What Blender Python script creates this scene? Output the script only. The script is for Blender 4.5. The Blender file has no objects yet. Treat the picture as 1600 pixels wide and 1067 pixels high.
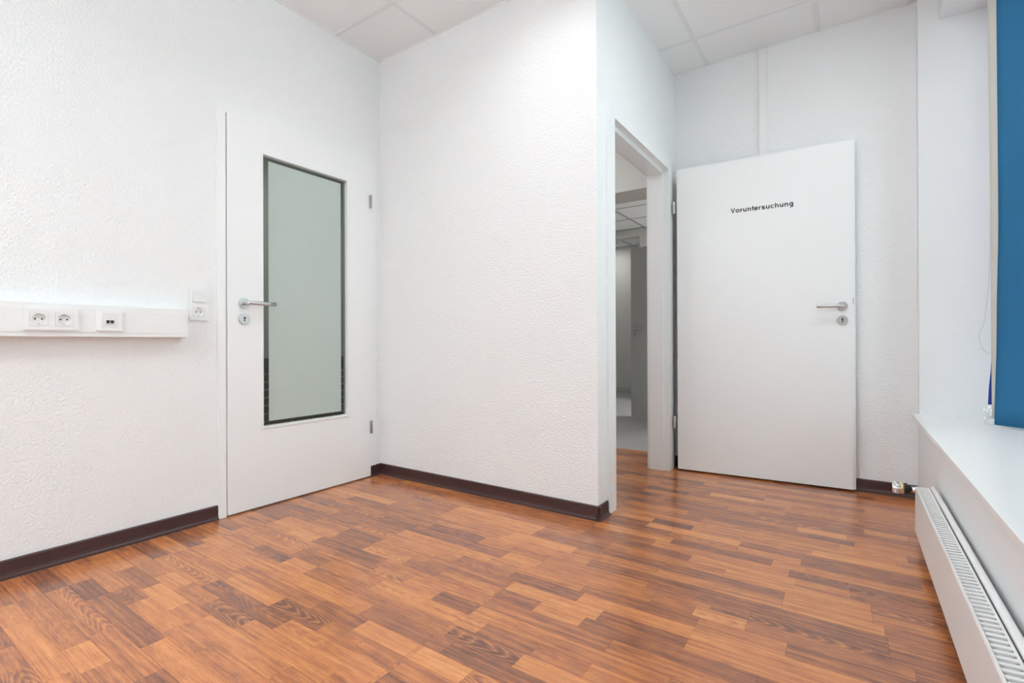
import bpy, bmesh, math, random
from mathutils import Matrix, Vector
R = math.radians
random.seed(7)
scene = bpy.context.scene
C = scene.collection

# ------------------------------------------------------------------ camera
CAM = Vector((2.5354, 0.0, 0.8469))
YAW, PITCH, ROLL = 0.5990, 0.0013, -0.0036
FPX, PPX, PPY = 771.97, 801.77, 534.58
F_ = Vector((-math.sin(YAW)*math.cos(PITCH), math.cos(YAW)*math.cos(PITCH), math.sin(PITCH)))
R0 = Vector((math.cos(YAW), math.sin(YAW), 0)); U0 = R0.cross(F_)
R_ = R0*math.cos(ROLL) + U0*math.sin(ROLL); U_ = U0*math.cos(ROLL) - R0*math.sin(ROLL)
cd = bpy.data.cameras.new('camera'); cam = bpy.data.objects.new('camera', cd); C.objects.link(cam)
cd.sensor_width = 36; cd.lens = FPX/1600*36; cd.clip_start = .01; cd.clip_end = 100
cd.shift_x = -(PPX-800)/1600; cd.shift_y = (PPY-533.5)/1600
m = Matrix((R_, U_, -F_)).transposed().to_4x4(); m.translation = CAM
cam.matrix_world = m
scene.camera = cam

# ------------------------------------------------------------------ world, exposure
w = bpy.data.worlds.new('sky'); scene.world = w; w.use_nodes = True
wn = w.node_tree.nodes; wl = w.node_tree.links
bg = wn['Background']; bg.inputs['Color'].default_value = (.88, .94, 1.0, 1); bg.inputs['Strength'].default_value = 1.2
pd = bpy.data.lights.new('window_portal', 'AREA'); pd.shape = 'RECTANGLE'; pd.size = 2.05; pd.size_y = 4.86; pd.cycles.is_portal = True
po = bpy.data.objects.new('window_portal', pd); C.objects.link(po)            # sampling guide for the sky light, gives no light itself
po.matrix_world = Matrix.Translation((3.33, .93, 1.487)) @ Matrix.Rotation(R(90), 4, 'Y')
vs = scene.view_settings
vs.view_transform = 'Standard'; vs.look = 'None'; vs.gamma = 1; vs.use_curve_mapping = False
vs.exposure = 0.62
LAMP_W, HALL_W, LOBBY_W, STAIR_W = (2.3, 4.4), 22, 4.5, 15
UP_W, DOWN_W = 36, 10

# ------------------------------------------------------------------ materials
def mat(name, col, rough=.5, metal=0, spec=.5, bump=None, coat=0):
    """bump = (scale, strength, distance, detail)"""
    mt = bpy.data.materials.new(name); mt.use_nodes = True
    n, l = mt.node_tree.nodes, mt.node_tree.links
    b = n['Principled BSDF']
    b.inputs['Base Color'].default_value = (*col, 1); b.inputs['Roughness'].default_value = rough
    b.inputs['Metallic'].default_value = metal; b.inputs['Specular IOR Level'].default_value = spec
    b.inputs['Coat Weight'].default_value = coat
    g = n.new('ShaderNodeNewGeometry')
    ns = n.new('ShaderNodeTexNoise'); ns.inputs['Scale'].default_value = bump[0] if bump else 9
    ns.inputs['Detail'].default_value = bump[3] if bump else 3
    l.new(g.outputs['Position'], ns.inputs['Vector'])
    if bump:
        bp = n.new('ShaderNodeBump'); bp.inputs['Strength'].default_value = bump[1]; bp.inputs['Distance'].default_value = bump[2]
        l.new(ns.outputs['Fac'], bp.inputs['Height']); l.new(bp.outputs['Normal'], b.inputs['Normal'])
    else:                                    # faint wear in the gloss
        mr = n.new('ShaderNodeMapRange'); mr.inputs['To Min'].default_value = rough*.9; mr.inputs['To Max'].default_value = min(1, rough*1.1)
        l.new(ns.outputs['Fac'], mr.inputs['Value']); l.new(mr.outputs['Result'], b.inputs['Roughness'])
    return mt

M = {}
M['wall'] = mat('wall_paper', (.925, .935, .94), .85, bump=(115, .85, .005, 2.0), spec=.2)
M['reveal'] = mat('reveal_plaster', (.915, .925, .935), .85, bump=(60, .4, .003, 3.0), spec=.2)
M['tile'] = mat('ceiling_tile', (.94, .945, .95), .9, bump=(240, .3, .002, 3.0), spec=.15)
M['rail'] = mat('ceiling_rail', (.85, .855, .86), .5)
M['paint'] = mat('door_paint', (.925, .935, .94), .35)
M['frame'] = mat('frame_paint', (.925, .935, .94), .4)
M['plastic'] = mat('white_plastic', (.90, .905, .905), .35)
M['plastic_ins'] = mat('insert_plastic', (.85, .85, .84), .36)
M['base'] = mat('skirting_pvc', (.058, .024, .023), .38, bump=(60, .1, .001, 3))
M['steel'] = mat('brushed_steel', (.62, .62, .61), .32, 1)
M['chrome'] = mat('chrome', (.8, .8, .8), .1, 1)
M['zinc'] = mat('zinc', (.33, .33, .33), .35, 1)
M['black'] = mat('black_hole', (.02, .02, .02), .6)
M['letter'] = mat('letter_black', (.035, .035, .035), .6)
M['rad'] = mat('radiator_enamel', (.90, .905, .905), .36)
M['sill'] = mat('sill_laminate', (.92, .925, .93), .36)
M['grey_floor'] = mat('grey_vinyl', (.46, .46, .46), .35)
M['grey_floor2'] = mat('pale_vinyl', (.5, .5, .5), .22)
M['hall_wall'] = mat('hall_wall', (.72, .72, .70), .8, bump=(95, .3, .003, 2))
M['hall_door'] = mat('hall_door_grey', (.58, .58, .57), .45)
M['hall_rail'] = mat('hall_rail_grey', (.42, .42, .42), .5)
M['grey_plaster'] = mat('grey_plaster', (.30, .30, .28), .9, bump=(30, .4, .004, 3))
M['mortar'] = mat('mortar', (.36, .34, .31), .9, bump=(200, .4, .002, 3))
M['cream_slat'] = mat('cream_fabric', (.72, .70, .64), .8, bump=(900, .2, .001, 2))
M['cord'] = mat('cord', (.62, .62, .62), .6)
M['brass'] = mat('amber_ring', (.75, .55, .3), .25, .6)
M['concrete'] = mat('concrete_slab', (.5, .5, .49), .9, bump=(20, .4, .004, 4))

def fabric(name, col, tr):
    mt = bpy.data.materials.new(name); mt.use_nodes = True
    n, l = mt.node_tree.nodes, mt.node_tree.links
    b = n['Principled BSDF']; b.inputs['Roughness'].default_value = .8; b.inputs['Specular IOR Level'].default_value = .2
    t = n.new('ShaderNodeBsdfTranslucent'); mx = n.new('ShaderNodeMixShader'); mx.inputs[0].default_value = tr
    g = n.new('ShaderNodeNewGeometry'); ns = n.new('ShaderNodeTexNoise'); ns.inputs['Scale'].default_value = 400
    cr = n.new('ShaderNodeMixRGB'); cr.inputs[1].default_value = (*[c*.9 for c in col], 1); cr.inputs[2].default_value = (*[c*1.1 for c in col], 1)
    l.new(g.outputs['Position'], ns.inputs['Vector']); l.new(ns.outputs['Fac'], cr.inputs[0])
    l.new(cr.outputs[0], b.inputs['Base Color']); l.new(cr.outputs[0], t.inputs['Color'])
    l.new(b.outputs[0], mx.inputs[1]); l.new(t.outputs[0], mx.inputs[2]); l.new(mx.outputs[0], n['Material Output'].inputs[0])
    return mt
M['blue_slat'] = fabric('blue_fabric', (.065, .29, .53), .45)
M['indigo_slat'] = fabric('indigo_fabric', (.07, .12, .48), .5)
M['film'] = fabric('frosted_film', (.66, .745, .695), .25)
M['film'].node_tree.nodes['Principled BSDF'].inputs['Roughness'].default_value = .5
M['film'].node_tree.nodes['Principled BSDF'].inputs['Specular IOR Level'].default_value = .4

def glass(name):
    mt = bpy.data.materials.new(name); mt.use_nodes = True
    n, l = mt.node_tree.nodes, mt.node_tree.links
    t = n.new('ShaderNodeBsdfTransparent'); t.inputs[0].default_value = (.9, .94, .92, 1)
    g = n.new('ShaderNodeBsdfGlossy'); g.inputs['Roughness'].default_value = .02
    fr = n.new('ShaderNodeFresnel'); fr.inputs[0].default_value = 1.28
    mx = n.new('ShaderNodeMixShader')
    l.new(fr.outputs[0], mx.inputs[0]); l.new(t.outputs[0], mx.inputs[1]); l.new(g.outputs[0], mx.inputs[2])
    l.new(mx.outputs[0], n['Material Output'].inputs[0])
    return mt
M['glass'] = glass('clear_glass')

def brick_mat():
    mt = mat('brick_clay', (.12, .07, .055), .85, bump=(150, .4, .003, 3))
    n, l = mt.node_tree.nodes, mt.node_tree.links
    oi = n.new('ShaderNodeObjectInfo'); cr = n.new('ShaderNodeValToRGB')
    cr.color_ramp.elements[0].color = (.07, .06, .055, 1); cr.color_ramp.elements[1].color = (.17, .085, .075, 1)
    e = cr.color_ramp.elements.new(.5); e.color = (.11, .08, .07, 1)
    l.new(oi.outputs['Random'], cr.inputs[0]); l.new(cr.outputs[0], n['Principled BSDF'].inputs['Base Color'])
    return mt
M['brick'] = brick_mat()

def lamp_mat():
    mt = bpy.data.materials.new('lamp_diffuser'); mt.use_nodes = True
    b = mt.node_tree.nodes['Principled BSDF']; b.inputs['Base Color'].default_value = (.9, .9, .9, 1)
    b.inputs['Emission Color'].default_value = (1, .98, .95, 1); b.inputs['Emission Strength'].default_value = 1.5
    return mt
M['lamp'] = lamp_mat()

def wood_mat():
    """stave: attribute tone = (lightness, random offset, figure)"""
    mt = bpy.data.materials.new('merbau_laminate'); mt.use_nodes = True
    n, l = mt.node_tree.nodes, mt.node_tree.links
    b = n['Principled BSDF']
    at = n.new('ShaderNodeAttribute'); at.attribute_name = 'tone'
    sp = n.new('ShaderNodeSeparateColor'); l.new(at.outputs['Color'], sp.inputs[0])
    g = n.new('ShaderNodeNewGeometry')
    off = n.new('ShaderNodeVectorMath'); off.operation = 'MULTIPLY'; off.inputs[1].default_value = (0, 61.7, 0)
    cmb = n.new('ShaderNodeCombineXYZ')
    for i in range(3): l.new(sp.outputs[1], cmb.inputs[i])
    l.new(cmb.outputs[0], off.inputs[0])
    add = n.new('ShaderNodeVectorMath'); add.operation = 'ADD'
    l.new(g.outputs['Position'], add.inputs[0]); l.new(off.outputs[0], add.inputs[1])
    def mapped(s):
        mm = n.new('ShaderNodeVectorMath'); mm.operation = 'MULTIPLY'; mm.inputs[1].default_value = s
        l.new(add.outputs[0], mm.inputs[0]); return mm.outputs[0]
    def noise(s, det, rough=.5, dist=0):
        t = n.new('ShaderNodeTexNoise'); t.inputs['Scale'].default_value = 1; t.inputs['Detail'].default_value = det
        t.inputs['Roughness'].default_value = rough; t.inputs['Distortion'].default_value = dist
        l.new(mapped(s), t.inputs['Vector']); return t.outputs['Fac']
    def mth(op, a, bb=None, cc=None):
        t = n.new('ShaderNodeMath'); t.operation = op
        for i, v in enumerate((a, bb, cc)):
            if v is None: continue
            if isinstance(v, (int, float)): t.inputs[i].default_value = v
            else: l.new(v, t.inputs[i])
        return t.outputs[0]
    uv = n.new('ShaderNodeUVMap'); us = n.new('ShaderNodeSeparateXYZ'); l.new(uv.outputs[0], us.inputs[0])
    wob = noise((5, 26, 1), 2, .5)                       # irregular growth
    vv = mth('ADD', us.outputs[1], mth('MULTIPLY_ADD', sp.outputs[1], .04, -.02))
    arc = mth('MULTIPLY_ADD', mth('MULTIPLY', vv, vv), 130, us.outputs[0])     # nested parabolas
    arc = mth('ADD', arc, mth('MULTIPLY', wob, .16))
    con = mth('PINGPONG', mth('DIVIDE', arc, .052), .5)
    con = mth('MULTIPLY', con, 2)                        # 0..1
    fib = noise((14, 420, 1), 3, .7)                      # fibres
    med = noise((2.6, 75, 1), 4, .65)                     # streaks
    blo = noise((11, 26, 1), 4, .65)
    # value
    v = mth('MULTIPLY_ADD', sp.outputs[0], .55, .10)
    v = mth('ADD', v, mth('MULTIPLY_ADD', med, .9, -.45))
    v = mth('ADD', v, mth('MULTIPLY_ADD', fib, .5, -.25))
    v = mth('ADD', v, mth('MULTIPLY_ADD', blo, .46, -.23))
    v = mth('ADD', v, mth('MULTIPLY', mth('MULTIPLY_ADD', con, .34, -.17), mth('MULTIPLY_ADD', sp.outputs[2], 1.0, -.15)))
    cr = n.new('ShaderNodeValToRGB'); e = cr.color_ramp.elements
    e[0].position = .0; e[0].color = (.145, .057, .034, 1)
    e[1].position = .95; e[1].color = (.86, .44, .17, 1)
    for p, c in ((.22, (.29, .104, .052, 1)), (.45, (.54, .188, .066, 1)), (.68, (.71, .277, .090, 1))):
        k = e.new(p); k.color = c
    l.new(v, cr.inputs[0])
    # pale thin veins of the cathedral staves
    vein = mth('MULTIPLY', mth('GREATER_THAN', con, .90), mth('MULTIPLY', mth('GREATER_THAN', sp.outputs[2], .6), .35))
    mx = n.new('ShaderNodeMixRGB'); mx.inputs[2].default_value = (.62, .26, .10, 1)
    l.new(vein, mx.inputs[0]); l.new(cr.outputs[0], mx.inputs[1])
    l.new(mx.outputs[0], b.inputs['Base Color'])
    b.inputs['Specular IOR Level'].default_value = .85
    ro = mth('MULTIPLY_ADD', blo, .06, .18); l.new(ro, b.inputs['Roughness'])
    bp = n.new('ShaderNodeBump'); bp.inputs['Strength'].default_value = .06; bp.inputs['Distance'].default_value = .001
    l.new(fib, bp.inputs['Height']); l.new(bp.outputs['Normal'], b.inputs['Normal'])
    return mt
M['wood'] = wood_mat()

# ------------------------------------------------------------------ mesh helpers
def bx(bm, x0, x1, y0, y1, z0, z1, bev=0):
    r = bmesh.ops.create_cube(bm, size=1)
    for v in r['verts']:
        v.co = Vector(((x0+x1)/2 + v.co.x*(x1-x0), (y0+y1)/2 + v.co.y*(y1-y0), (z0+z1)/2 + v.co.z*(z1-z0)))
    if bev:
        es = list({e for v in r['verts'] for e in v.link_edges})
        bmesh.ops.bevel(bm, geom=es, offset=bev, segments=2, affect='EDGES', profile=.6)
    return bm
def cyl(bm, p0, p1, r, seg=24, r2=None, bev=0):
    p0, p1 = Vector(p0), Vector(p1); d = p1-p0
    q = d.to_track_quat('Z', 'Y').to_matrix().to_4x4(); q.translation = (p0+p1)/2
    rr = bmesh.ops.create_cone(bm, cap_ends=True, segments=seg, radius1=r, radius2=r if r2 is None else r2, depth=d.length, matrix=q)
    if bev:
        es = [e for e in {e for v in rr['verts'] for e in v.link_edges} if abs((e.verts[0].co-e.verts[1].co).normalized().dot(d.normalized())) < .5]
        bmesh.ops.bevel(bm, geom=es, offset=bev, segments=2, affect='EDGES', profile=.5)
    for f in bm.faces:
        if len(f.verts) == 4: f.smooth = True
    return bm
def tube(bm, pts, r, seg=8):
    pts = [Vector(p) for p in pts]; rings = []
    for i, p in enumerate(pts):
        d = (pts[min(i+1, len(pts)-1)] - pts[max(i-1, 0)]).normalized()
        a = d.orthogonal().normalized() if i == 0 else (a - d*a.dot(d)).normalized()
        b = d.cross(a)
        rings.append([bm.verts.new(p + (a*math.cos(t) + b*math.sin(t))*r) for t in [k*2*math.pi/seg for k in range(seg)]])
    for A, B in zip(rings, rings[1:]):
        for k in range(seg):
            f = bm.faces.new((A[k], A[(k+1) % seg], B[(k+1) % seg], B[k])); f.smooth = True
    bm.faces.new(rings[0][::-1]); bm.faces.new(rings[-1]); return bm
def prism(bm, prof, a, b, axes):
    """extrude a closed profile [(u, v)] from a to b; axes(u, v, t) -> xyz"""
    A = [bm.verts.new(axes(u, v, a)) for u, v in prof]; B = [bm.verts.new(axes(u, v, b)) for u, v in prof]
    n = len(prof)
    for k in range(n): bm.faces.new((A[k], A[(k+1) % n], B[(k+1) % n], B[k]))
    bm.faces.new(A[::-1]); bm.faces.new(B)
    bmesh.ops.recalc_face_normals(bm, faces=bm.faces[:]); return bm
def obj(name, bm, m, parent=None, local=False):
    """link bm as one mesh object; coordinates are world ones unless local"""
    if parent is not None and not local: bm.transform(parent.matrix_world.inverted())
    me = bpy.data.meshes.new(name); bm.to_mesh(me); bm.free()
    me.materials.append(M[m] if isinstance(m, str) else m)
    o = bpy.data.objects.new(name, me); C.objects.link(o)
    if parent is not None: o.parent = parent
    return o
NB = bmesh.new
def sub(name, bm, m, part, root, local=False):
    """a sub-part: parts have identity transforms, so root space is part space"""
    if not local: bm.transform(root.matrix_world.inverted())
    return obj(name, bm, m, part, True)
def tag(o, label=None, cat=None, group=None, kind=None):
    if label: o['label'] = label
    if cat: o['category'] = cat
    if group: o['group'] = group
    if kind: o['kind'] = kind
    return o
def thing(name, loc, rz=0, **k):
    o = bpy.data.objects.new(name, None); C.objects.link(o); o.empty_display_size = .05
    o.location = loc; o.rotation_euler = (0, 0, rz)
    o.matrix_world = Matrix.Translation(loc) @ Matrix.Rotation(rz, 4, 'Z')
    return tag(o, **k)
def struct(name, bm, m, label, cat):
    return tag(obj(name, bm, m), label, cat, kind='structure')
def boxes(*L, bev=0):
    bm = NB()
    for b in L: bx(bm, *b, bev=bev)
    return bm

# ------------------------------------------------------------------ room numbers (metres)
YB, XC, YD, XW, ZC = 2.1754, 1.5371, 3.442, 2.835, 2.6816
YBACK, TOP = -2.3, 2.95
YR = 3.36                      # window reveal
XL, ZL = 2.918, 2.512          # lintel face and underside
ZS = .462                      # sill top
D1a, D1b = 1.197, 2.092        # rough opening of glazed door
D2a, D2b = 2.36, 3.27          # doorway opening
ZH = 2.000

# ------------------------------------------------------------------ walls
struct('wall_left', boxes((-.12, 0, YBACK, D1a, -.02, TOP), (-.12, 0, D1b, 4.05, -.02, TOP), (-.12, 0, D1a, D1b, 1.998, TOP)),
       'wall', 'white textured wall on the left with cable trunking and glazed door', 'wall')
struct('wall_middle', boxes((0, XC, YB, YB+.12, -.02, TOP)), 'wall', 'white textured wall between the glazed door and the open doorway', 'wall')
struct('wall_doorway', boxes((1.417, XC, YB+.12, D2a, -.02, TOP), (1.417, XC, D2b, 3.755, -.02, TOP), (1.417, XC, D2a, D2b, ZH, TOP)),
       'wall', 'narrow white wall that holds the open doorway', 'wall')
struct('wall_far', boxes((XC, 3.4, YD, YD+.12, -.02, TOP)), 'wall', 'white far wall behind the open lettered door', 'wall')
struct('wall_window', boxes((XW, 3.4, YBACK, YR, -.02, ZS-.022), (XW, 3.4, YR, YD, -.02, TOP), (XW, 3.4, YBACK, -1.5, ZS-.022, TOP), (XL, 3.4, -1.5, YR, ZL, TOP)),
       'reveal', 'white plaster window wall with deep reveal on the right', 'wall')
struct('wall_back', boxes((-.12, 3.4, YBACK-.12, YBACK, -.02, TOP)), 'wall', 'white wall behind the camera', 'wall')

# ------------------------------------------------------------------ floor of laminate staves
fl = struct('floor', boxes((-.12, 3.4, YBACK-.12, 3.755, -.05, -.008)), 'concrete', 'glossy reddish brown laminate strip floor', 'floor')
def px(x, y, z):
    d = Vector((x, y, z))-CAM; q = d.dot(F_)
    if q < .05: return None
    return (PPX+FPX*d.dot(R_)/q, PPY-FPX*d.dot(U_)/q, q)
SW = .1929/3
rects = [(0, XC, YBACK, YB), (XC, XW, YBACK, YD), (0.0, XC, YB+.12, 3.755)]
# staves read off the photograph: (row, x0, x1, tone, figure)
def row_of(y): return math.floor((y-1.0)/SW)
pins = {}
for y, x0, x1, t, fg in ((.90, .98, 1.23, .22, 1), (1.095, 1.56, 1.80, .2, 1), (1.68, 2.275, 2.62, .22, 1), (1.36, 1.545, 1.70, .25, .3),
                         (.96, 1.315, 1.55, .82, .2), (2.06, 2.526, 2.80, .22, .9), (1.81, 2.35, 2.615, .82, .1), (1.63, 2.125, 2.275, .8, .7),
                         (.75, .80, 1.02, .25, .8), (.69, .88, 1.32, .7, .1), (1.75, 1.70, 2.62, .25, .1), (1.87, 1.95, 2.35, .30, .1)):
    pins.setdefault(row_of(y), []).append((x0, x1, t, fg))
staves = []
k0, k1 = row_of(YBACK)-1, row_of(3.755)+1
for k in range(k0, k1+1):
    y0 = 1.0+k*SW; y1 = y0+SW
    br = math.floor(k/3)
    joint = 1.55 + (0 if br % 2 else .60) - 1.285*3
    xs = [-.2]
    tones = []
    pl = sorted(pins.get(k, []))
    x = -.2; segs = []
    stops = [joint+1.285*q for q in range(6)]
    rr = random.Random(k*13+5)
    while x < 2.95:
        hit = [p for p in pl if abs(p[0]-x) < 1e-6]
        if hit:
            p = hit[0]; segs.append((x, p[1], p[2], p[3])); x = p[1]; continue
        nx = x + rr.choice((.17, .24, .31, .36, .43, .5))*rr.uniform(.9, 1.1)
        for s in stops:
            if x+.02 < s < nx+.12: nx = s; break
        for p in pl:
            if x < p[0] < nx+.10: nx = p[0]; break
        t = min(1, max(0, rr.gauss(.60, .17)))
        if rr.random() < .22: t = rr.uniform(.18, .35)
        fg = rr.choice((0, 0, .1, .1, .15, .2, .2, .3, .5, .8)); segs.append((x, nx, t, fg)); x = nx
    for x0, x1, t, fg in segs:
        for q, (ax, bx_, ay, by) in enumerate(rects):
            a, b, c, d = max(x0, ax), min(x1, bx_), max(y0, ay), min(y1, by)
            if b-a > .001 and d-c > .001: staves.append((a, b, c, d, t, rr.random(), fg, q, x0, k))
def vis(s):
    a, b, c, d = s[:4]; best = 0
    P = [px(x, y, 0) for x, y in ((a, c), (b, c), (b, d), (a, d))]
    if any(p is None for p in P): return 0
    cx, cy = (a+b)/2, (c+d)/2
    ins = any(-5 < p[0] < 1605 and p[1] < 1075 for p in P)
    if not ins: return 0
    if s[7] == 2:                                  # lobby, only what the doorway shows
        if not any(960 < p[0] < 1050 for p in P): return 0
    ar = 0
    for i in range(4):
        p, q = P[i], P[(i+1) % 4]; ar += p[0]*q[1]-q[0]*p[1]
    return abs(ar)/2
ranked = sorted(staves, key=vis, reverse=True)
near = [s for s in ranked[:300] if vis(s) > 0]; rest = [s for s in ranked if s not in set(near)]
def add_stave(bm, s, lay):
    uvl = bm.loops.layers.uv.verify()
    g = .00025
    n0 = len(bm.faces); yc = 1.0+(s[9]+.5)*SW; sg = 1 if s[5] > .4 else -1
    bx(bm, s[0]+g, s[1]-g, s[2]+g, s[3]-g, -.008, 0)
    bm.faces.ensure_lookup_table()
    for f in bm.faces[n0:]:
        for lp in f.loops:
            lp[lay] = (s[4], s[5], s[6], 1); lp[uvl].uv = ((lp.vert.co.x-s[8])*sg, lp.vert.co.y-yc)
for s in near:
    bm = NB(); lay = bm.loops.layers.float_color.new('tone'); add_stave(bm, s, lay); obj('plank', bm, 'wood', fl)
bm = NB(); lay = bm.loops.layers.float_color.new('tone')
for s in rest: add_stave(bm, s, lay)
tag(obj('plank_remainder', bm, 'wood', fl), kind='stuff')

# ------------------------------------------------------------------ suspended ceiling
gx = [0, .505, 1.1315, 1.758, 2.385, 2.795]
gy = [YBACK, -1.9275, -1.30, -.6725, -.045, .5825, 1.21, 1.8375, 2.465, 3.0925, YD]
ce = struct('ceiling', boxes((-.12, 3.4, YBACK-.12, 4.05, TOP, TOP+.1)), 'concrete', 'white suspended ceiling of square mineral tiles', 'ceiling')
lights = [(2, 6), (4, 7)]
crect = [(0, XC, YBACK, YB), (XC, 2.795, YBACK, YD)]
for i in range(5):
    for j in range(len(gy)-1):
        if (i, j) in lights: continue
        bm = NB()
        for ax, bx_, ay, by in crect:
            a, b, c, d = max(gx[i], ax), min(gx[i+1], bx_), max(gy[j], ay), min(gy[j+1], by)
            if b-a > .01 and d-c > .01: bx(bm, a, b, c, d, ZC+.003, ZC+.018)
        if len(bm.faces): obj('ceiling_tile', bm, 'tile', ce)
        else: bm.free()
hw = .012
for x in gx[1:5]:
    y1 = YB if x < XC else YD
    obj('ceiling_rail', boxes((x-hw, x+hw, YBACK, y1, ZC-.0005, ZC+.004)), 'rail', ce)
for y in gy[1:-1]:
    x0 = 0 if y < YB else XC
    obj('ceiling_rail', boxes((x0, 2.795, y-hw, y+hw, ZC-.0002, ZC+.0042)), 'rail', ce)
for b in ((0, .008, YBACK, YB, ZC-.001, ZC+.004), (0, XC, YB-.008, YB, ZC-.001, ZC+.004), (XC, XC+.008, YB, YD, ZC-.001, ZC+.004),
          (XC, 2.795, YD-.006, YD, ZC-.001, ZC+.004), (2.789, 2.797, YBACK, YD, ZC-.003, ZC+.02)):
    obj('edge_trim', boxes(b), 'tile', ce)
obj('ceiling_border', boxes((2.797, XL+.02, YBACK, YD, ZC+.004, ZC+.03)), 'reveal', ce)

# recessed louvre lights (above the frame); doorway one added to brighten far wall
def ceiling_light(i, j, label, watt, spread):
    x0, x1, y0, y1 = gx[i]+.012, gx[i+1]-.012, gy[j]+.012, gy[j+1]-.012
    cx, cy = (x0+x1)/2, (y0+y1)/2
    t = thing('ceiling_light', (cx, cy, ZC), label=label, cat='ceiling light', group='recessed ceiling lights')
    obj('housing', boxes((x0, x1, y0, y1, ZC+.09, ZC+.1), (x0, x0+.006, y0, y1, ZC, ZC+.09), (x1-.006, x1, y0, y1, ZC, ZC+.09), (x0, x1, y0, y0+.006, ZC, ZC+.09), (x0, x1, y1-.006, y1, ZC, ZC+.09)), 'frame', t)
    obj('diffuser', boxes((x0+.01, x1-.01, y0+.01, y1-.01, ZC+.055, ZC+.062)), 'lamp', t)
    for q in range(1, 4):
        yy = y0+(y1-y0)*q/4; obj('louvre', boxes((x0, x1, yy-.003, yy+.003, ZC+.03, ZC+.05)), 'frame', t)
    ld = bpy.data.lights.new('lamp', 'AREA'); ld.shape = 'RECTANGLE'; ld.size = x1-x0-.04; ld.size_y = y1-y0-.04
    ld.energy = watt; ld.color = (.895, .962, 1); ld.spread = R(spread)
    lo = bpy.data.objects.new('lamp', ld); C.objects.link(lo); lo.parent = t; lo.location = (0, 0, .012)
for (i, j), lb, wt, spd in zip(lights, ('square recessed ceiling light nearest the middle wall', 'square recessed ceiling light in front of the open doorway'), LAMP_W, (144, 178)):
    ceiling_light(i, j, lb, wt, spd)

# unseen up and down fill lamp, added behind the camera for even brightness
def added_fill_light(x, y, z):
    t = thing('added_fill_light', (x, y, z), label='long flat pendant light hanging behind the camera', cat='pendant light')
    hx_, hy_ = .11, .62
    obj('body', boxes((x-hx_, x+hx_, y-hy_, y+hy_, z, z+.035), bev=.004), 'frame', t)
    obj('diffuser', boxes((x-hx_+.01, x+hx_-.01, y-hy_+.01, y+hy_-.01, z-.003, z+.001)), 'lamp', t)
    for s in (-1, 1): obj('cable', cyl(NB(), (x, y+s*.5, z+.035), (x, y+s*.5, ZC), .0015, 8), 'steel', t)
    for wt, zz, rx in ((UP_W, .04, R(180)), (DOWN_W, -.006, 0)):
        ld = bpy.data.lights.new('lamp', 'AREA'); ld.shape = 'RECTANGLE'; ld.size = .2; ld.size_y = 1.2; ld.energy = wt; ld.color = (.895, .962, 1)
        lo = bpy.data.objects.new('lamp', ld); C.objects.link(lo); lo.parent = t; lo.location = (0, 0, zz); lo.rotation_euler = (rx, 0, 0)
added_fill_light(1.05, -1.5, 2.22)

# ------------------------------------------------------------------ skirting
SK = [(0, 0), (.024, 0), (.0235, .002), (.016, .006), (.0115, .013), (.010, .024), (.0095, .062), (.0075, .066), (0, .0665)]
def skirt(name, a, b, axes, label):
    return struct(name, prism(NB(), SK, a, b, axes), 'base', label, 'baseboard')
skirt('baseboard_left', YBACK, D1a-.03, lambda u, v, t: (u, t, v), 'dark brown skirting along the left wall up to the glazed door')
skirt('baseboard_corner', 2.081, YB, lambda u, v, t: (u, t, v), 'short dark brown skirting piece between glazed door and corner')
skirt('baseboard_middle', 0, XC+.02, lambda u, v, t: (t, YB-u, v), 'dark brown skirting along the middle wall')
skirt('baseboard_doorway', YB-.02, 2.283, lambda u, v, t: (XC+u, t, v), 'short dark brown skirting piece beside the doorway frame')
skirt('baseboard_far', XC, XW, lambda u, v, t: (t, YD-u, v), 'dark brown skirting along the far wall behind the open door')

# ------------------------------------------------------------------ glazed door on the left
d1 = thing('door_1', (0, 1.645, 0), label='closed white door with tall frosted glass panel in the left wall', cat='door', kind='structure')
YA, YE, ZT = 1.209, 2.0785, 1.993
GX0, GX1, GZ0, GZ1 = 1.378, 1.912, .409, 1.838
bm = boxes((-.02, .02, YA, GX0, .008, ZT), (-.02, .02, GX1, YE, .008, ZT), (-.02, .02, GX0, GX1, .008, GZ0), (-.02, .02, GX0, GX1, GZ1, ZT))
leaf = obj('door_leaf', bm, 'paint', d1)
bw = .008
def mitre(y0, y1, z0, z1, w_, x0, x1):                     # picture-frame bead
    L = []
    for (a, b, c, d) in ((y0, y0+w_, z0, z1), (y1-w_, y1, z0, z1), (y0+w_, y1-w_, z0, z0+w_), (y0+w_, y1-w_, z1-w_, z1)):
        L.append((x0, x1, a, b, c, d))
    return L
for b in mitre(GX0-.004, GX1+.004, GZ0-.004, GZ1+.004, bw+.004, -.018, .0245):
    sub('glazing_bead', boxes(b, bev=.002), 'frame', leaf, d1)
pane = obj('glass_pane', boxes((-.003, .0005, GX0, GX1, GZ0, GZ1)), 'glass', d1)
tag(sub('frosted_film', boxes((.0008, .0016, 1.4255, 1.873, .440, 1.809)), 'film', pane, d1), label='pale green frosted film')
for a, b, z0, z1 in ((1.168, YA-.004, 0, 2.036), (YE-.012, 2.128, .067, 2.036)):
    obj('door_casing', boxes((-.002, .012, a, b, z0, ZT-.012)), 'frame', d1)
obj('door_casing', boxes((-.002, .012, 1.168, 2.128, ZT-.012, 2.036)), 'frame', d1)
for a, b in ((D1a, D1a+.022), (D1b-.022, D1b)):
    obj('frame_lining', boxes((-.12, -.021, a, b, 0, ZT)), 'frame', d1)
obj('frame_lining', boxes((-.12, -.021, D1a, D1b, ZT-.022, ZT)), 'frame', d1)
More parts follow.
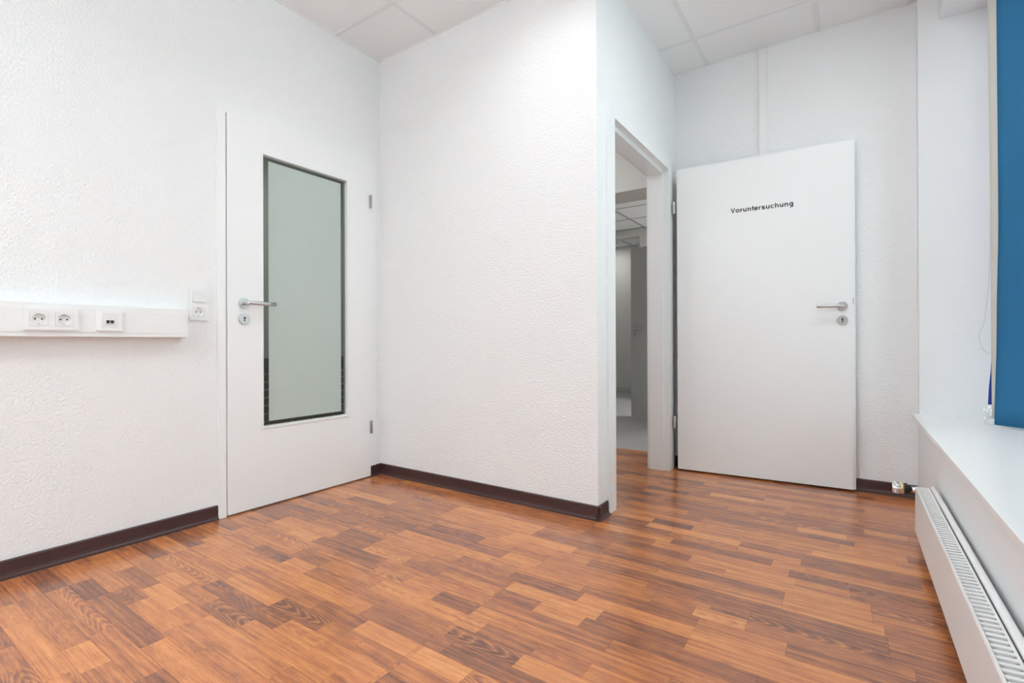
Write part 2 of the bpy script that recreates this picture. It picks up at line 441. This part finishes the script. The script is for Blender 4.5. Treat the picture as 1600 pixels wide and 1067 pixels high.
def lever_set(root, part_parent, o, u, n, lx, key_dz=-.079):
    """o: rose centre on the leaf face, u: lever direction, n: out of the leaf (root space)"""
    o, u, n = Vector(o), Vector(u), Vector(n)
    def P(name, bm, m, par): return obj(name, bm, m, par, True)
    h = P('door_handle', cyl(NB(), o, o+n*.009, .0265, 40, bev=.0015), 'steel', part_parent)
    bm = NB(); tip = []
    for k in range(7):
        a = k/6*math.pi/2
        tip.append(o + n*(.009+.035+.012*math.sin(a)) + u*(.012-.012*math.cos(a)))
    pts = [o+n*.008] + tip + [o+n*.056+u*.06, o+n*.056+u*lx]
    tube(bm, pts, .0098, 20); P('lever', bm, 'steel', h)
    k_ = o + Vector((0, 0, key_dz))
    e = P('key_rose', cyl(NB(), k_, k_+n*.009, .0265, 40, bev=.0015), 'steel', part_parent)
    c = k_+n*.0088
    s = u.cross(n)
    bm = NB(); cyl(bm, c+Vector((0, 0, .006)), c+Vector((0, 0, .006))+n*.0008, .0052, 20)
    q = bmesh.ops.create_cube(bm, size=1)
    for v in q['verts']: v.co = c + u*v.co.x*.0048 + n*(.0004+v.co.y*.0008) + Vector((0, 0, -.0045+v.co.z*.018))
    P('keyhole', bm, 'black', e)
d1l = Vector((0, 1.645, 0))
lever_set(d1, d1, Vector((.02, 1.2865, 1.05))-d1l, (0, 1, 0), (1, 0, 0), .137)
for zc_ in (1.745, .317):
    h = obj('hinge', cyl(NB(), (.028, 2.0795, zc_-.04), (.028, 2.0795, zc_+.04), .007, 16, bev=.001), 'zinc', d1)
for zc_ in (1.70, .30): obj('striker', boxes((.010, .0135, 1.196, 1.203, zc_-.025, zc_+.025)), 'frame', d1)

# ------------------------------------------------------------------ cable trunking and outlets on the left wall
TZ0, TZ1, TX = .876, 1.004, .060
t = thing('cable_trunking', (0, .2, .94), label='white plastic cable trunking running along the left wall', cat='trunking')
prof = [(0, TZ0), (TX-.002, TZ0), (TX, TZ0+.002), (TX, .981), (TX-.0006, .9812), (TX-.0006, .9820), (TX, .9822), (TX, TZ1-.002), (TX-.002, TZ1), (0, TZ1)]
obj('body', prism(NB(), prof, -1.9, 1.010, lambda u, v, q: (u, q, v)), 'plastic', t)
obj('cover', boxes((TX-.001, TX+.0015, -1.9, 1.0098, .893, .9805), bev=.0005), 'plastic', t)
obj('end_cap', prism(NB(), [(0, TZ0-.001), (TX+.001, TZ0-.001), (TX+.001, TZ1+.001), (0, TZ1+.001)], 1.010, 1.018, lambda u, v, q: (u, q, v)), 'plastic', t)

def frame_plate(bm, y0, y1, z0, z1, x0, holes):
    """face plate with square holes: outer border and bars"""
    ys = sorted({y0, y1, *[h[0] for h in holes], *[h[1] for h in holes]}); zs = sorted({z0, z1, *[h[2] for h in holes], *[h[3] for h in holes]})
    for a, b in zip(ys, ys[1:]):
        for c, d in zip(zs, zs[1:]):
            if any(h[0] <= a and b <= h[1] and h[2] <= c and d <= h[3] for h in holes): continue
            vs_ = [bm.verts.new((x0, p, q)) for p, q in ((a, c), (b, c), (b, d), (a, d))]; bm.faces.new(vs_)
    bmesh.ops.remove_doubles(bm, verts=bm.verts[:], dist=1e-5)
    bmesh.ops.recalc_face_normals(bm, faces=bm.faces[:])
    r = bmesh.ops.extrude_face_region(bm, geom=bm.faces[:])
    for v in r['geom']:
        if isinstance(v, bmesh.types.BMVert): v.co.x += .0095
    bmesh.ops.recalc_face_normals(bm, faces=bm.faces[:])
    for v in bm.verts:                                     # slope the outer rim
        if v.co.x > x0+.005 and (v.co.y in (y0, y1) or v.co.z in (z0, z1)):
            v.co.x -= .003
            v.co.y += .002*(1 if v.co.y < (y0+y1)/2 else -1) if min(abs(v.co.y-y0), abs(v.co.y-y1)) < 1e-5 else 0
            v.co.z += .002*(1 if v.co.z < (z0+z1)/2 else -1) if min(abs(v.co.z-z0), abs(v.co.z-z1)) < 1e-5 else 0
    return bm
def socket_insert(root, y, z, x0):
    """square insert with a round well, contact holes and earth clips"""
    h, r, dep, N = .0262, .0195, .0095, 32
    xf = x0+.0105; bm = NB()
    def sq(a):
        c, s = math.cos(a), math.sin(a); k = h/max(abs(c), abs(s)); return (y+c*k, z+s*k)
    A = [2*math.pi*k/N + math.pi/N*0 for k in range(N)]
    o = [bm.verts.new((xf, *sq(a))) for a in A]; ob = [bm.verts.new((x0, *sq(a))) for a in A]
    i0 = [bm.verts.new((xf, y+r*math.cos(a), z+r*math.sin(a))) for a in A]
    i1 = [bm.verts.new((xf-dep, y+r*.96*math.cos(a), z+r*.96*math.sin(a))) for a in A]
    for k in range(N):
        q = (k+1) % N
        bm.faces.new((o[k], o[q], i0[q], i0[k])); f = bm.faces.new((i0[k], i0[q], i1[q], i1[k])); f.smooth = True
        bm.faces.new((ob[k], ob[q], o[q], o[k]))
    bm.faces.new(i1); bmesh.ops.recalc_face_normals(bm, faces=bm.faces[:])
    p = obj('socket_insert', bm, 'plastic_ins', root)
    for s in (-1, 1):
        sub('contact_hole', cyl(NB(), (xf-dep, y+s*.0095, z), (xf-dep+.0006, y+s*.0095, z), .0029, 16), 'black', p, root)
        sub('earth_clip', boxes((xf-dep, xf-.002, y-.003, y+.003, z+s*.0185-.0012, z+s*.0185+.0012)), 'zinc', p, root)
    return p
t = thing('double_socket', (TX, .5535, .9415), label='white double power socket on the cable trunking', cat='socket')
hs = [(c-.0265, c+.0265, .9415-.0265, .9415+.0265) for c in (.518, .589)]
obj('face_plate', frame_plate(NB(), .477, .630, .901, .982, TX+.0016, hs), 'plastic', t)
for c in (.518, .589): socket_insert(t, c, .9415, TX+.0016)
t = thing('data_outlet', (TX, .728, .9415), label='white network outlet with two ports on the cable trunking', cat='data outlet')
obj('face_plate', frame_plate(NB(), .6875, .7685, .901, .982, TX+.0016, [(.7015, .7545, .915, .968)]), 'plastic', t)
ins = obj('outlet_insert', boxes((TX+.0016, TX+.0115, .7018, .7542, .9153, .9677), bev=.001), 'plastic_ins', t)
x_ = TX+.0115
sub('port_hood', prism(NB(), [(x_, .926), (x_+.004, .928), (x_+.001, .946), (x_, .947)], .714, .7425, lambda u, v, q: (u, q, v)), 'plastic_ins', ins, t)
for c in (.7215, .7348): sub('port', boxes((x_+.0012, x_+.0043, c-.0052, c+.0052, .931, .9435)), 'black', ins, t)
sub('locator_dot', boxes((x_-.001, x_+.0004, .7265, .7300, .953, .9555)), 'zinc', ins, t)
for c in (.7225, .7345): sub('label_clip', boxes((x_-.001, x_+.0003, c-.002, c+.002, .9605, .962)), 'rail', ins, t)

t = thing('light_switch', (0, 1.085, 1.033), label='white light switch with power socket below, left of the glazed door', cat='light switch')
obj('face_plate', frame_plate(NB(), 1.0445, 1.1255, .958, 1.109, .0005, [(1.0585, 1.1115, .9705, 1.0235), (1.0585, 1.1115, 1.0435, 1.0965)]), 'plastic', t)
obj('rocker', prism(NB(), [(.001, 1.044), (.0155, 1.044), (.0125, 1.070), (.0135, 1.096), (.001, 1.096)], 1.059, 1.111, lambda u, v, q: (u, q, v)), 'plastic_ins', t)
socket_insert(t, 1.085, .997, .0005)

# ------------------------------------------------------------------ doorway with open lettered door
d2 = thing('door_2', (1.5900, 3.3137, 0), math.atan2(.0643, .970), label='open white door with dark lettering swung against the far wall', cat='door', kind='structure')
LW, LT = .972, .036
lf = obj('door_leaf', boxes((0, LW-.012, 0, LT, .012, 1.986), (LW-.012, LW, .013, LT, .012, 1.986)), 'paint', d2, True)
lever_set(d2, d2, (LW-.062, 0, 1.048), (-1, 0, 0), (0, -1, 0), .125)
obj('latch', boxes((LW-.0118, LW-.0095, .002, .011, 1.058, 1.095)), 'zinc', d2, True)
def arc(cx, cy, rx, ry, a0, a1, n=14):
    return [(cx+rx*math.cos(R(a0+(a1-a0)*k/n)), cy+ry*math.sin(R(a0+(a1-a0)*k/n))) for k in range(n+1)]
BOW = arc(300, 305, 170, 148, 180, 0)
GLYPH = {                                             # bold sans serif, 1000 units to the em: advance, strokes
    'V': (667, [[(92, 716), (333, 40), (575, 716)]]), 'o': (611, [arc(305, 260, 208, 203, 0, 360, 28)]),
    'r': (389, [[(135, 0), (135, 519)], arc(335, 300, 200, 152, 180, 88)]),
    'u': (611, [[(135, 519), (135, 215)] + arc(290, 215, 155, 150, 180, 350), [(475, 519), (475, 0)]]),
    'n': (611, [[(135, 0), (135, 519)], BOW + [(470, 0)]]), 't': (333, [[(165, 690), (165, 160)] + arc(265, 160, 100, 98, 180, 285), [(20, 462), (315, 462)]]),
    'e': (556, [arc(280, 260, 198, 203, 0, 325, 24), [(90, 248), (478, 248)]]),
    's': (556, [arc(275, 375, 165, 92, 18, 270) + arc(275, 150, 175, 92, 90, -165)]), 'c': (556, [arc(295, 260, 205, 203, 42, 318, 22)]),
    'h': (611, [[(135, 0), (135, 716)], BOW + [(470, 0)]]),
    'g': (611, [arc(290, 266, 172, 197, 0, 360, 26), [(475, 519), (475, -60)] + arc(298, -60, 177, 92, 0, -155)])}
bm = NB(); pen = 0; HW = 72
for ch_ in 'Voruntersuchung':
    adv, strokes = GLYPH[ch_]
    for st in strokes:
        P = [Vector((x+pen, y)) for x, y in st]; L_ = []
        for i, p in enumerate(P):
            d0 = (P[i]-P[i-1]).normalized() if i else None
            d1_ = (P[i+1]-P[i]).normalized() if i < len(P)-1 else None
            if d0 is None and (P[0]-P[-1]).length < 1: d0 = (P[-1]-P[-2]).normalized()
            if d1_ is None and (P[0]-P[-1]).length < 1: d1_ = (P[1]-P[0]).normalized()
            d0 = d0 or d1_; d1_ = d1_ or d0
            t_ = (d0+d1_).normalized(); nn = Vector((-t_.y, t_.x)); k_ = HW/max(.45, nn.dot(Vector((-d0.y, d0.x))))
            L_.append([bm.verts.new((q.x, q.y, 0)) for q in (p+nn*k_, p-nn*k_)])
        for A_, B_ in zip(L_, L_[1:]): bm.faces.new((A_[1], B_[1], B_[0], A_[0]))
    pen += adv
x0 = min(v.co.x for v in bm.verts); x1 = max(v.co.x for v in bm.verts)
sx = .345/(x1-x0); sz = .0285/716
for v in bm.verts: v.co = Vector((.328+(v.co.x-x0)*sx, -.0006, 1.6555+v.co.y*sz))
tag(obj('lettering', bm, 'letter', lf, True), label='dark bold lettering reading Voruntersuchung')
inv = d2.matrix_world.inverted()
def d2w(name, bm, m): bm.transform(inv); return obj(name, bm, m, d2, True)
for zc_ in (1.738, .318):
    d2w('hinge', cyl(NB(), (1.571, 3.312, zc_-.04), (1.571, 3.312, zc_+.04), .0075, 16, bev=.001), 'steel')
for a, b in ((2.279, D2a+.004), (D2b-.004, 3.351)):
    d2w('door_casing', boxes((XC-.0225, XC+.015, a, b, 0, ZH-.014)), 'frame')
d2w('door_casing', boxes((XC-.0225, XC+.015, 2.279, 3.351, ZH-.014, 2.033)), 'frame')
for a, b in ((2.279, D2a+.004), (D2b-.004, 3.351)):
    d2w('door_casing', boxes((1.402, 1.4175, a, b, 0, ZH-.033)), 'frame')
d2w('door_casing', boxes((1.402, 1.4175, 2.279, 3.351, ZH-.033, 2.033)), 'frame')
for a, b in ((D2a-.002, D2a+.018), (D2b-.018, D2b+.002)):
    d2w('frame_lining', boxes((1.417, XC-.022, a, b, 0, ZH-.038)), 'frame')
d2w('frame_lining', boxes((1.417, XC-.022, D2a-.002, D2b+.002, ZH-.038, ZH+.005)), 'frame')
for b in ((XC-.024, XC-.020, D2b-.013, D2b-.007, 0, ZH-.033), (XC-.024, XC-.020, D2a+.007, D2a+.013, 0, ZH-.033), (XC-.024, XC-.020, D2a+.008, D2b-.008, ZH-.030, ZH-.024)):
    d2w('rubber_seal', boxes(b), 'rail')

# ------------------------------------------------------------------ cable duct on the far wall
t = thing('cable_duct', (2.088, YD, 0), label='narrow white cable duct rising above the open door', cat='cable duct')
obj('base', boxes((2.065, 2.112, YD-.006, YD, .07, ZC-.004)), 'plastic', t)
obj('cover', boxes((2.067, 2.110, YD-.014, YD-.005, .07, ZC-.004), bev=.0015), 'plastic', t)

# ------------------------------------------------------------------ window on the right
w1 = thing('window_1', (3.02, .95, ZS), label='wide white window with deep white sill on the right', cat='window', kind='structure')
tag(obj('window_sill', boxes((2.806, 3.235, -1.5, YR, ZS-.022, ZS), (2.806, XW, YR-.001, YR+.036, ZS-.022, ZS), bev=.003), 'sill', w1), label='glossy white window sill')
FX0, FX1 = 3.235, 3.30
for b in ((FX0, FX1, YR-.03, YR, ZS-.02, ZL), (FX0, FX1, -1.5, -1.43, ZS-.02, ZL), (FX0, FX1, -1.5, YR, ZS-.02, ZS+.06), (FX0, FX1, -1.5, YR, ZL-.07, ZL),
          (FX0, FX1, .09, .18, ZS, ZL), (FX0, FX1, 1.68, 1.77, ZS, ZL)):
    obj('window_frame', boxes(b, bev=.004), 'frame', w1)
for a, b in ((-1.43, .09), (.18, 1.68), (1.77, YR-.03)):
    obj('window_pane', boxes((3.262, 3.268, a, b, ZS+.06, ZL-.07)), 'glass', w1)

# vertical blind, gathered at the far end
bl = thing('vertical_blind', (3.12, 3.15, ZS), label='blue vertical blind gathered at the far end of the window', cat='blind')
obj('head_rail', boxes((3.105, 3.148, -1.45, YR-.02, ZL-.032, ZL), bev=.003), 'plastic', bl)
ZTOPS = ZL-.045
def slat(keys, width, m, bow=.006):
    """keys: [(z, x of left edge, y of left edge, angle in degrees)]"""
    bm = NB(); rows = []; nz, nw, th = 24, 6, .0006
    ks = sorted(keys)
    for i in range(nz+1):
        z = ks[0][0] + (ks[-1][0]-ks[0][0])*i/nz
        for a, b in zip(ks, ks[1:]):
            if a[0] <= z <= b[0]+1e-6:
                f = (z-a[0])/(b[0]-a[0]); f = f*f*(3-2*f); k = [p+(q-p)*f for p, q in zip(a, b)]; break
        d = Vector((math.cos(R(k[3])), math.sin(R(k[3])), 0)); nn = Vector((d.y, -d.x, 0))
        row = []
        for s in (th, -th):
            row.append([bm.verts.new(Vector((k[1], k[2], z)) + d*width*q/nw + nn*(s+bow*(1-(2*q/nw-1)**2))) for q in range(nw+1)])
        rows.append(row[0]+row[1][::-1])
    n = len(rows[0])
    for A, B in zip(rows, rows[1:]):
        for q in range(n):
            f = bm.faces.new((A[q], A[(q+1) % n], B[(q+1) % n], B[q])); f.smooth = q != nw and q != n-1
    bm.faces.new(rows[0][::-1]); bm.faces.new(rows[-1])
    bmesh.ops.recalc_face_normals(bm, faces=bm.faces[:])
    return obj('slat', bm, m, bl)
ZB = ZS+.010
slat([(ZB, 3.067, 3.045, -35), (.9, 3.076, 3.045, -34), (1.4, 3.083, 3.045, -32), (ZTOPS, 3.080, 3.045, -30)], .127, 'blue_slat')
slat([(ZB+.02, 3.071, 3.115, -30), (1.3, 3.069, 3.115, -30), (ZTOPS, 3.063, 3.115, -30)], .120, 'cream_slat')
slat([(ZB+.08, 3.064, 3.150, -30), (.80, 3.078, 3.150, -28), (1.0, 3.092, 3.150, -28), (ZTOPS, 3.092, 3.150, -26)], .115, 'indigo_slat')
bm = NB(); rr = random.Random(3)
for k in range(190):
    u = k/189
    p = Vector((3.062+.017*math.sin(k*.47)*(.75+.25*math.sin(u*9))+rr.uniform(-.002, .002), 3.126+.011*math.cos(k*.61), ZS+.004+.080*u+rr.uniform(-.002, .002)))
    bmesh.ops.create_icosphere(bm, subdivisions=1, radius=.0026, matrix=Matrix.Translation(p))
obj('bead_chain', bm, 'chrome', bl)
def spline(P, n=10):
    P = [Vector(p) for p in P]; out = []
    for i in range(len(P)-1):
        a, b, c, d = P[max(i-1, 0)], P[i], P[i+1], P[min(i+2, len(P)-1)]
        for k in range(n):
            t_ = k/n; out.append(.5*((2*b)+(c-a)*t_+(2*a-5*b+4*c-d)*t_*t_+(3*b-a-3*c+d)*t_**3))
    return out+[P[-1]]
obj('pull_cord', tube(NB(), spline([(3.088, 3.2, ZTOPS+.02), (3.086, 3.2, 1.85), (3.082, 3.2, 1.25), (3.064, 3.2, .96), (3.044, 3.2, .884), (3.055, 3.2, .81), (3.090, 3.2, .783)]), .0011, 6), 'cord', bl)

# ------------------------------------------------------------------ radiator under the sill
RX, RY0, RY1, RZ0, RZ1 = 2.756, .85, 2.615, .058, .250
r = thing('radiator', (2.785, 1.7, 0), label='low white panel radiator under the window sill', cat='radiator')
fp = NB(); prism(fp, [(RX-.004, RZ0+.012), (RX+.001, RZ0), (RX+.006, RZ0), (RX+.006, RZ1-.006), (RX+.0035, RZ1), (RX, RZ1), (RX-.002, RZ1-.004)], RY0, RY1, lambda u, v, q: (u, q, v))
obj('front_panel', fp, 'rad', r)
obj('back_panel', boxes((2.793, 2.799, RY0, RY1, RZ0, RZ1-.001), bev=.002), 'rad', r)
for a, b in ((RY0, RY0+.003), (RY1-.003, RY1)): obj('side_cover', boxes((RX+.001, 2.799, a, b, RZ0+.004, RZ1-.001)), 'rad', r)
obj('water_panel', boxes((2.7645, 2.770, RY0+.01, RY1-.01, RZ0+.02, RZ1-.02)), 'rad', r)
gb = NB(); prism(gb, [(2.7615, RZ1-.0035), (2.7935, RZ1-.0015), (2.7935, RZ1-.0035), (2.778, RZ1-.012), (2.7615, RZ1-.0055)], -.0055, .0055, lambda u, v, q: (u, q, v))
mb = None; y = RY1-.014
while y > RY0+.01:
    if mb is None:
        o = obj('grille_bar', gb, 'rad', r, True); mb = o.data
    else:
        o = bpy.data.objects.new('grille_bar', mb); C.objects.link(o); o.parent = r
    o.location = (-2.785, y-1.7, 0); y -= .0225
obj('return_pipe', tube(NB(), [(2.8135, RY0, .244), (2.8135, 1.7, .244), (2.8135, 2.632, .244), (2.8135, 2.637, .243)], .0095, 18), 'rad', r)
obj('bracket', boxes((2.799, XW, 2.45, 2.48, .10, .225)), 'rad', r)
obj('bracket', boxes((2.799, XW, 1.05, 1.08, .10, .225)), 'rad', r)
# thermostat valve at the far end
VY, VZ = 2.664, .224
hd = obj('thermostat_head', cyl(NB(), (2.680, VY, VZ), (2.722, VY, VZ), .0215, 32, r2=.0225, bev=.003), 'chrome', r)
for k in range(14):
    a = 2*math.pi*k/14
    c, s = math.cos(a), math.sin(a)
    bm = NB(); tube(bm, [(2.684, VY+.0222*c, VZ+.0222*s), (2.704, VY+.0226*c, VZ+.0226*s)], .0024, 6); sub('grip_rib', bm, 'chrome', hd, r)
sub('number_ring', cyl(NB(), (2.7085, VY, VZ), (2.7200, VY, VZ), .0232, 32), 'brass', hd, r)
sub('index_mark', boxes((2.711, 2.7175, VY-.0237, VY-.0228, VZ-.0015, VZ+.0015)), 'black', hd, r)
obj('collar', cyl(NB(), (2.722, VY, VZ), (2.731, VY, VZ), .0235, 28, bev=.001), 'black', r)
obj('collar_neck', cyl(NB(), (2.731, VY, VZ), (2.741, VY, VZ), .017, 24), 'black', r)
vb = NB(); cyl(vb, (2.741, VY, VZ), (2.775, VY, VZ), .0125, 6); cyl(vb, (2.770, VY, VZ), (2.770, RY1-.002, VZ), .0105, 16); cyl(vb, (2.778, VY, VZ), (2.778, VY, VZ-.06), .0095, 16)
obj('valve_body', vb, 'chrome', r)
obj('supply_pipe', tube(NB(), [(2.778, VY, VZ-.055), (2.778, VY, .0)], .008, 12), 'rad', r)

# ------------------------------------------------------------------ lobby and hall behind the doorway
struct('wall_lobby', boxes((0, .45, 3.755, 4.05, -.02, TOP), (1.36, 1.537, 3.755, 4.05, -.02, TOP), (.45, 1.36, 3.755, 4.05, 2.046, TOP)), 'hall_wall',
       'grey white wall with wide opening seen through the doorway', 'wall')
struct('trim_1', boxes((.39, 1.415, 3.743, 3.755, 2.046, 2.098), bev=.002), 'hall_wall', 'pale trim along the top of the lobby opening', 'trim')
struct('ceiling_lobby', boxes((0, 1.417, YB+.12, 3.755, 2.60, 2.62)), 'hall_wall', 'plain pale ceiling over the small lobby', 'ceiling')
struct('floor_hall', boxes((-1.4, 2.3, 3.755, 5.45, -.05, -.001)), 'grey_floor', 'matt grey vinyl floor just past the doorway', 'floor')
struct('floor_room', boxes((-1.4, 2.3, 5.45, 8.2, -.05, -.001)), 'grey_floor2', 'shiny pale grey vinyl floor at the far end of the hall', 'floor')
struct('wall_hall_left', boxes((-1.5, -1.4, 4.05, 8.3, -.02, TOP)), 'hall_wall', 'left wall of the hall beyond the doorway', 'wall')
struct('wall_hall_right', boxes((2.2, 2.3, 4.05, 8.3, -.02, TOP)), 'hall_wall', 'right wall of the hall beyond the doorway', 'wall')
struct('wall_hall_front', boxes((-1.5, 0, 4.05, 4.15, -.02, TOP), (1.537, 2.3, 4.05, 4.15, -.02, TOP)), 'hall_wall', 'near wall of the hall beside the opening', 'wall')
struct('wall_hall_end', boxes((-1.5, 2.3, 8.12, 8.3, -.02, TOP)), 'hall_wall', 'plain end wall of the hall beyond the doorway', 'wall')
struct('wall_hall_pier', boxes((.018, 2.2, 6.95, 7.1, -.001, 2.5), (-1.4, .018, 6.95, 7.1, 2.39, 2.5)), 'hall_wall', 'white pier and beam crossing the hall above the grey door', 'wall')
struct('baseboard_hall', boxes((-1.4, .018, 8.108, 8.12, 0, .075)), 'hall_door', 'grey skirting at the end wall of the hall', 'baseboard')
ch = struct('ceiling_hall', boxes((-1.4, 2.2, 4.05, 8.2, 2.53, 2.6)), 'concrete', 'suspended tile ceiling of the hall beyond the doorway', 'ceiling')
hx = [-1.4, -1.155, -.53, .095+.0, .72, 1.345, 1.97, 2.2]; hy = [4.05, 4.63, 5.20, 5.795, 6.365, 6.93, 7.56, 8.12]
tm = {}
for a, b in zip(hx, hx[1:]):
    for c, d in zip(hy, hy[1:]): obj('ceiling_tile', boxes((a+.012, b-.012, c+.012, d-.012, 2.503, 2.52)), 'tile', ch)
for x in hx[1:-1]: obj('ceiling_rail', boxes((x-.014, x+.014, 4.05, 8.12, 2.500, 2.505)), 'hall_rail', ch)
for y in hy[1:-1]: obj('ceiling_rail', boxes((-1.4, 2.2, y-.014, y+.014, 2.5004, 2.5054)), 'hall_rail', ch)
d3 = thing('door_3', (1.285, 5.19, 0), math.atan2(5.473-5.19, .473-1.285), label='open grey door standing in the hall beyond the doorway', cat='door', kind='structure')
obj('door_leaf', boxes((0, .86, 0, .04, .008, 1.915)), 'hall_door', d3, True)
lever_set(d3, d3, (.86-.06, .04, 1.006), (-1, 0, 0), (0, 1, 0), .12, -.072)
for z in (1.6, .3): obj('hinge', cyl(NB(), (0, .047, z-.04), (0, .047, z+.04), .008, 12), 'steel', d3, True)
def lamp(name, loc, size, wat, label, col=(1, .98, .95)):  # unseen lamps added to light the spaces beyond the doors
    t = thing(name, loc, label=label, cat='ceiling light', group='plain ceiling lights')
    x, y, z = loc; s = size/2
    obj('housing', boxes((x-s, x+s, y-s, y+s, z-.02, z)), 'frame', t)
    ld = bpy.data.lights.new('lamp', 'AREA'); ld.shape = 'SQUARE'; ld.size = size*.94; ld.energy = wat; ld.color = col
    lo = bpy.data.objects.new('lamp', ld); C.objects.link(lo); lo.parent = t; lo.location = (0, 0, -.024)
lamp('ceiling_light', (1.66, 6.08, 2.5), .56, HALL_W, 'square ceiling light in the hall beyond the doorway')  # added out of view to light the hall
lamp('ceiling_light', (-.85, 7.6, 2.5), .4, HALL_W*.13, 'square ceiling light near the end wall of the hall')  # second added lamp, lifts the hall end wall
lamp('ceiling_light', (.5, 3.0, 2.60), .4, LOBBY_W, 'square ceiling light in the small lobby')  # unseen lamp added to light the lobby

# ------------------------------------------------------------------ stairwell seen through the clear glass border
bw_ = struct('wall_stairwell', boxes((-2.46, -2.33, .9, 4.0, -.3, .70), (-2.46, -2.30, .9, 4.0, .70, 2.8)), 'grey_plaster', 'grey wall with brick base seen through the door glass edge', 'wall')
obj('mortar_bed', boxes((-2.33, -2.306, 2.2, 4.0, -.3, .70)), 'mortar', bw_)
bmb = NB(); bx(bmb, -.1, 0, -.12, .12, 0, .063, bev=.003); b0 = obj('brick', bmb, 'brick', bw_); stretch = b0.data
bmr = NB(); bx(bmr, -.1, 0, -.0315, .0315, 0, .15, bev=.003); b1 = obj('brick', bmr, 'brick', bw_); rowl = b1.data
first = {id(stretch): b0, id(rowl): b1}
def brick(me, loc):
    o = first.pop(id(me), None)
    if o is None: o = bpy.data.objects.new('brick', me); C.objects.link(o); o.parent = bw_
    o.location = loc
y = 2.25
while y < 3.97: brick(rowl, (-2.297, y, .548)); y += .075
for c in range(7):
    y = 2.35+(.125 if c % 2 else 0)
    while y < 3.9: brick(stretch, (-2.297, y, .473-.0795*c)); y += .25
struct('wall_stairwell_side', boxes((-2.46, -.12, .8, .9, -.3, 2.8), (-2.46, -.12, 4.0, 4.05, -.3, 2.8)), 'grey_plaster', 'grey side walls of the stairwell behind the glazed door', 'wall')
struct('floor_stairwell', boxes((-2.46, -.12, .8, 4.05, -.35, -.02)), 'grey_floor', 'grey floor of the stairwell behind the glazed door', 'floor')
struct('ceiling_stairwell', boxes((-2.46, -.12, .8, 4.05, 2.8, 2.9)), 'hall_wall', 'ceiling of the stairwell behind the glazed door', 'ceiling')
lamp('ceiling_light', (-1.1, 2.6, 2.8), .4, STAIR_W, 'square ceiling light in the stairwell behind the glazed door')  # put in to light what shows behind the door glass
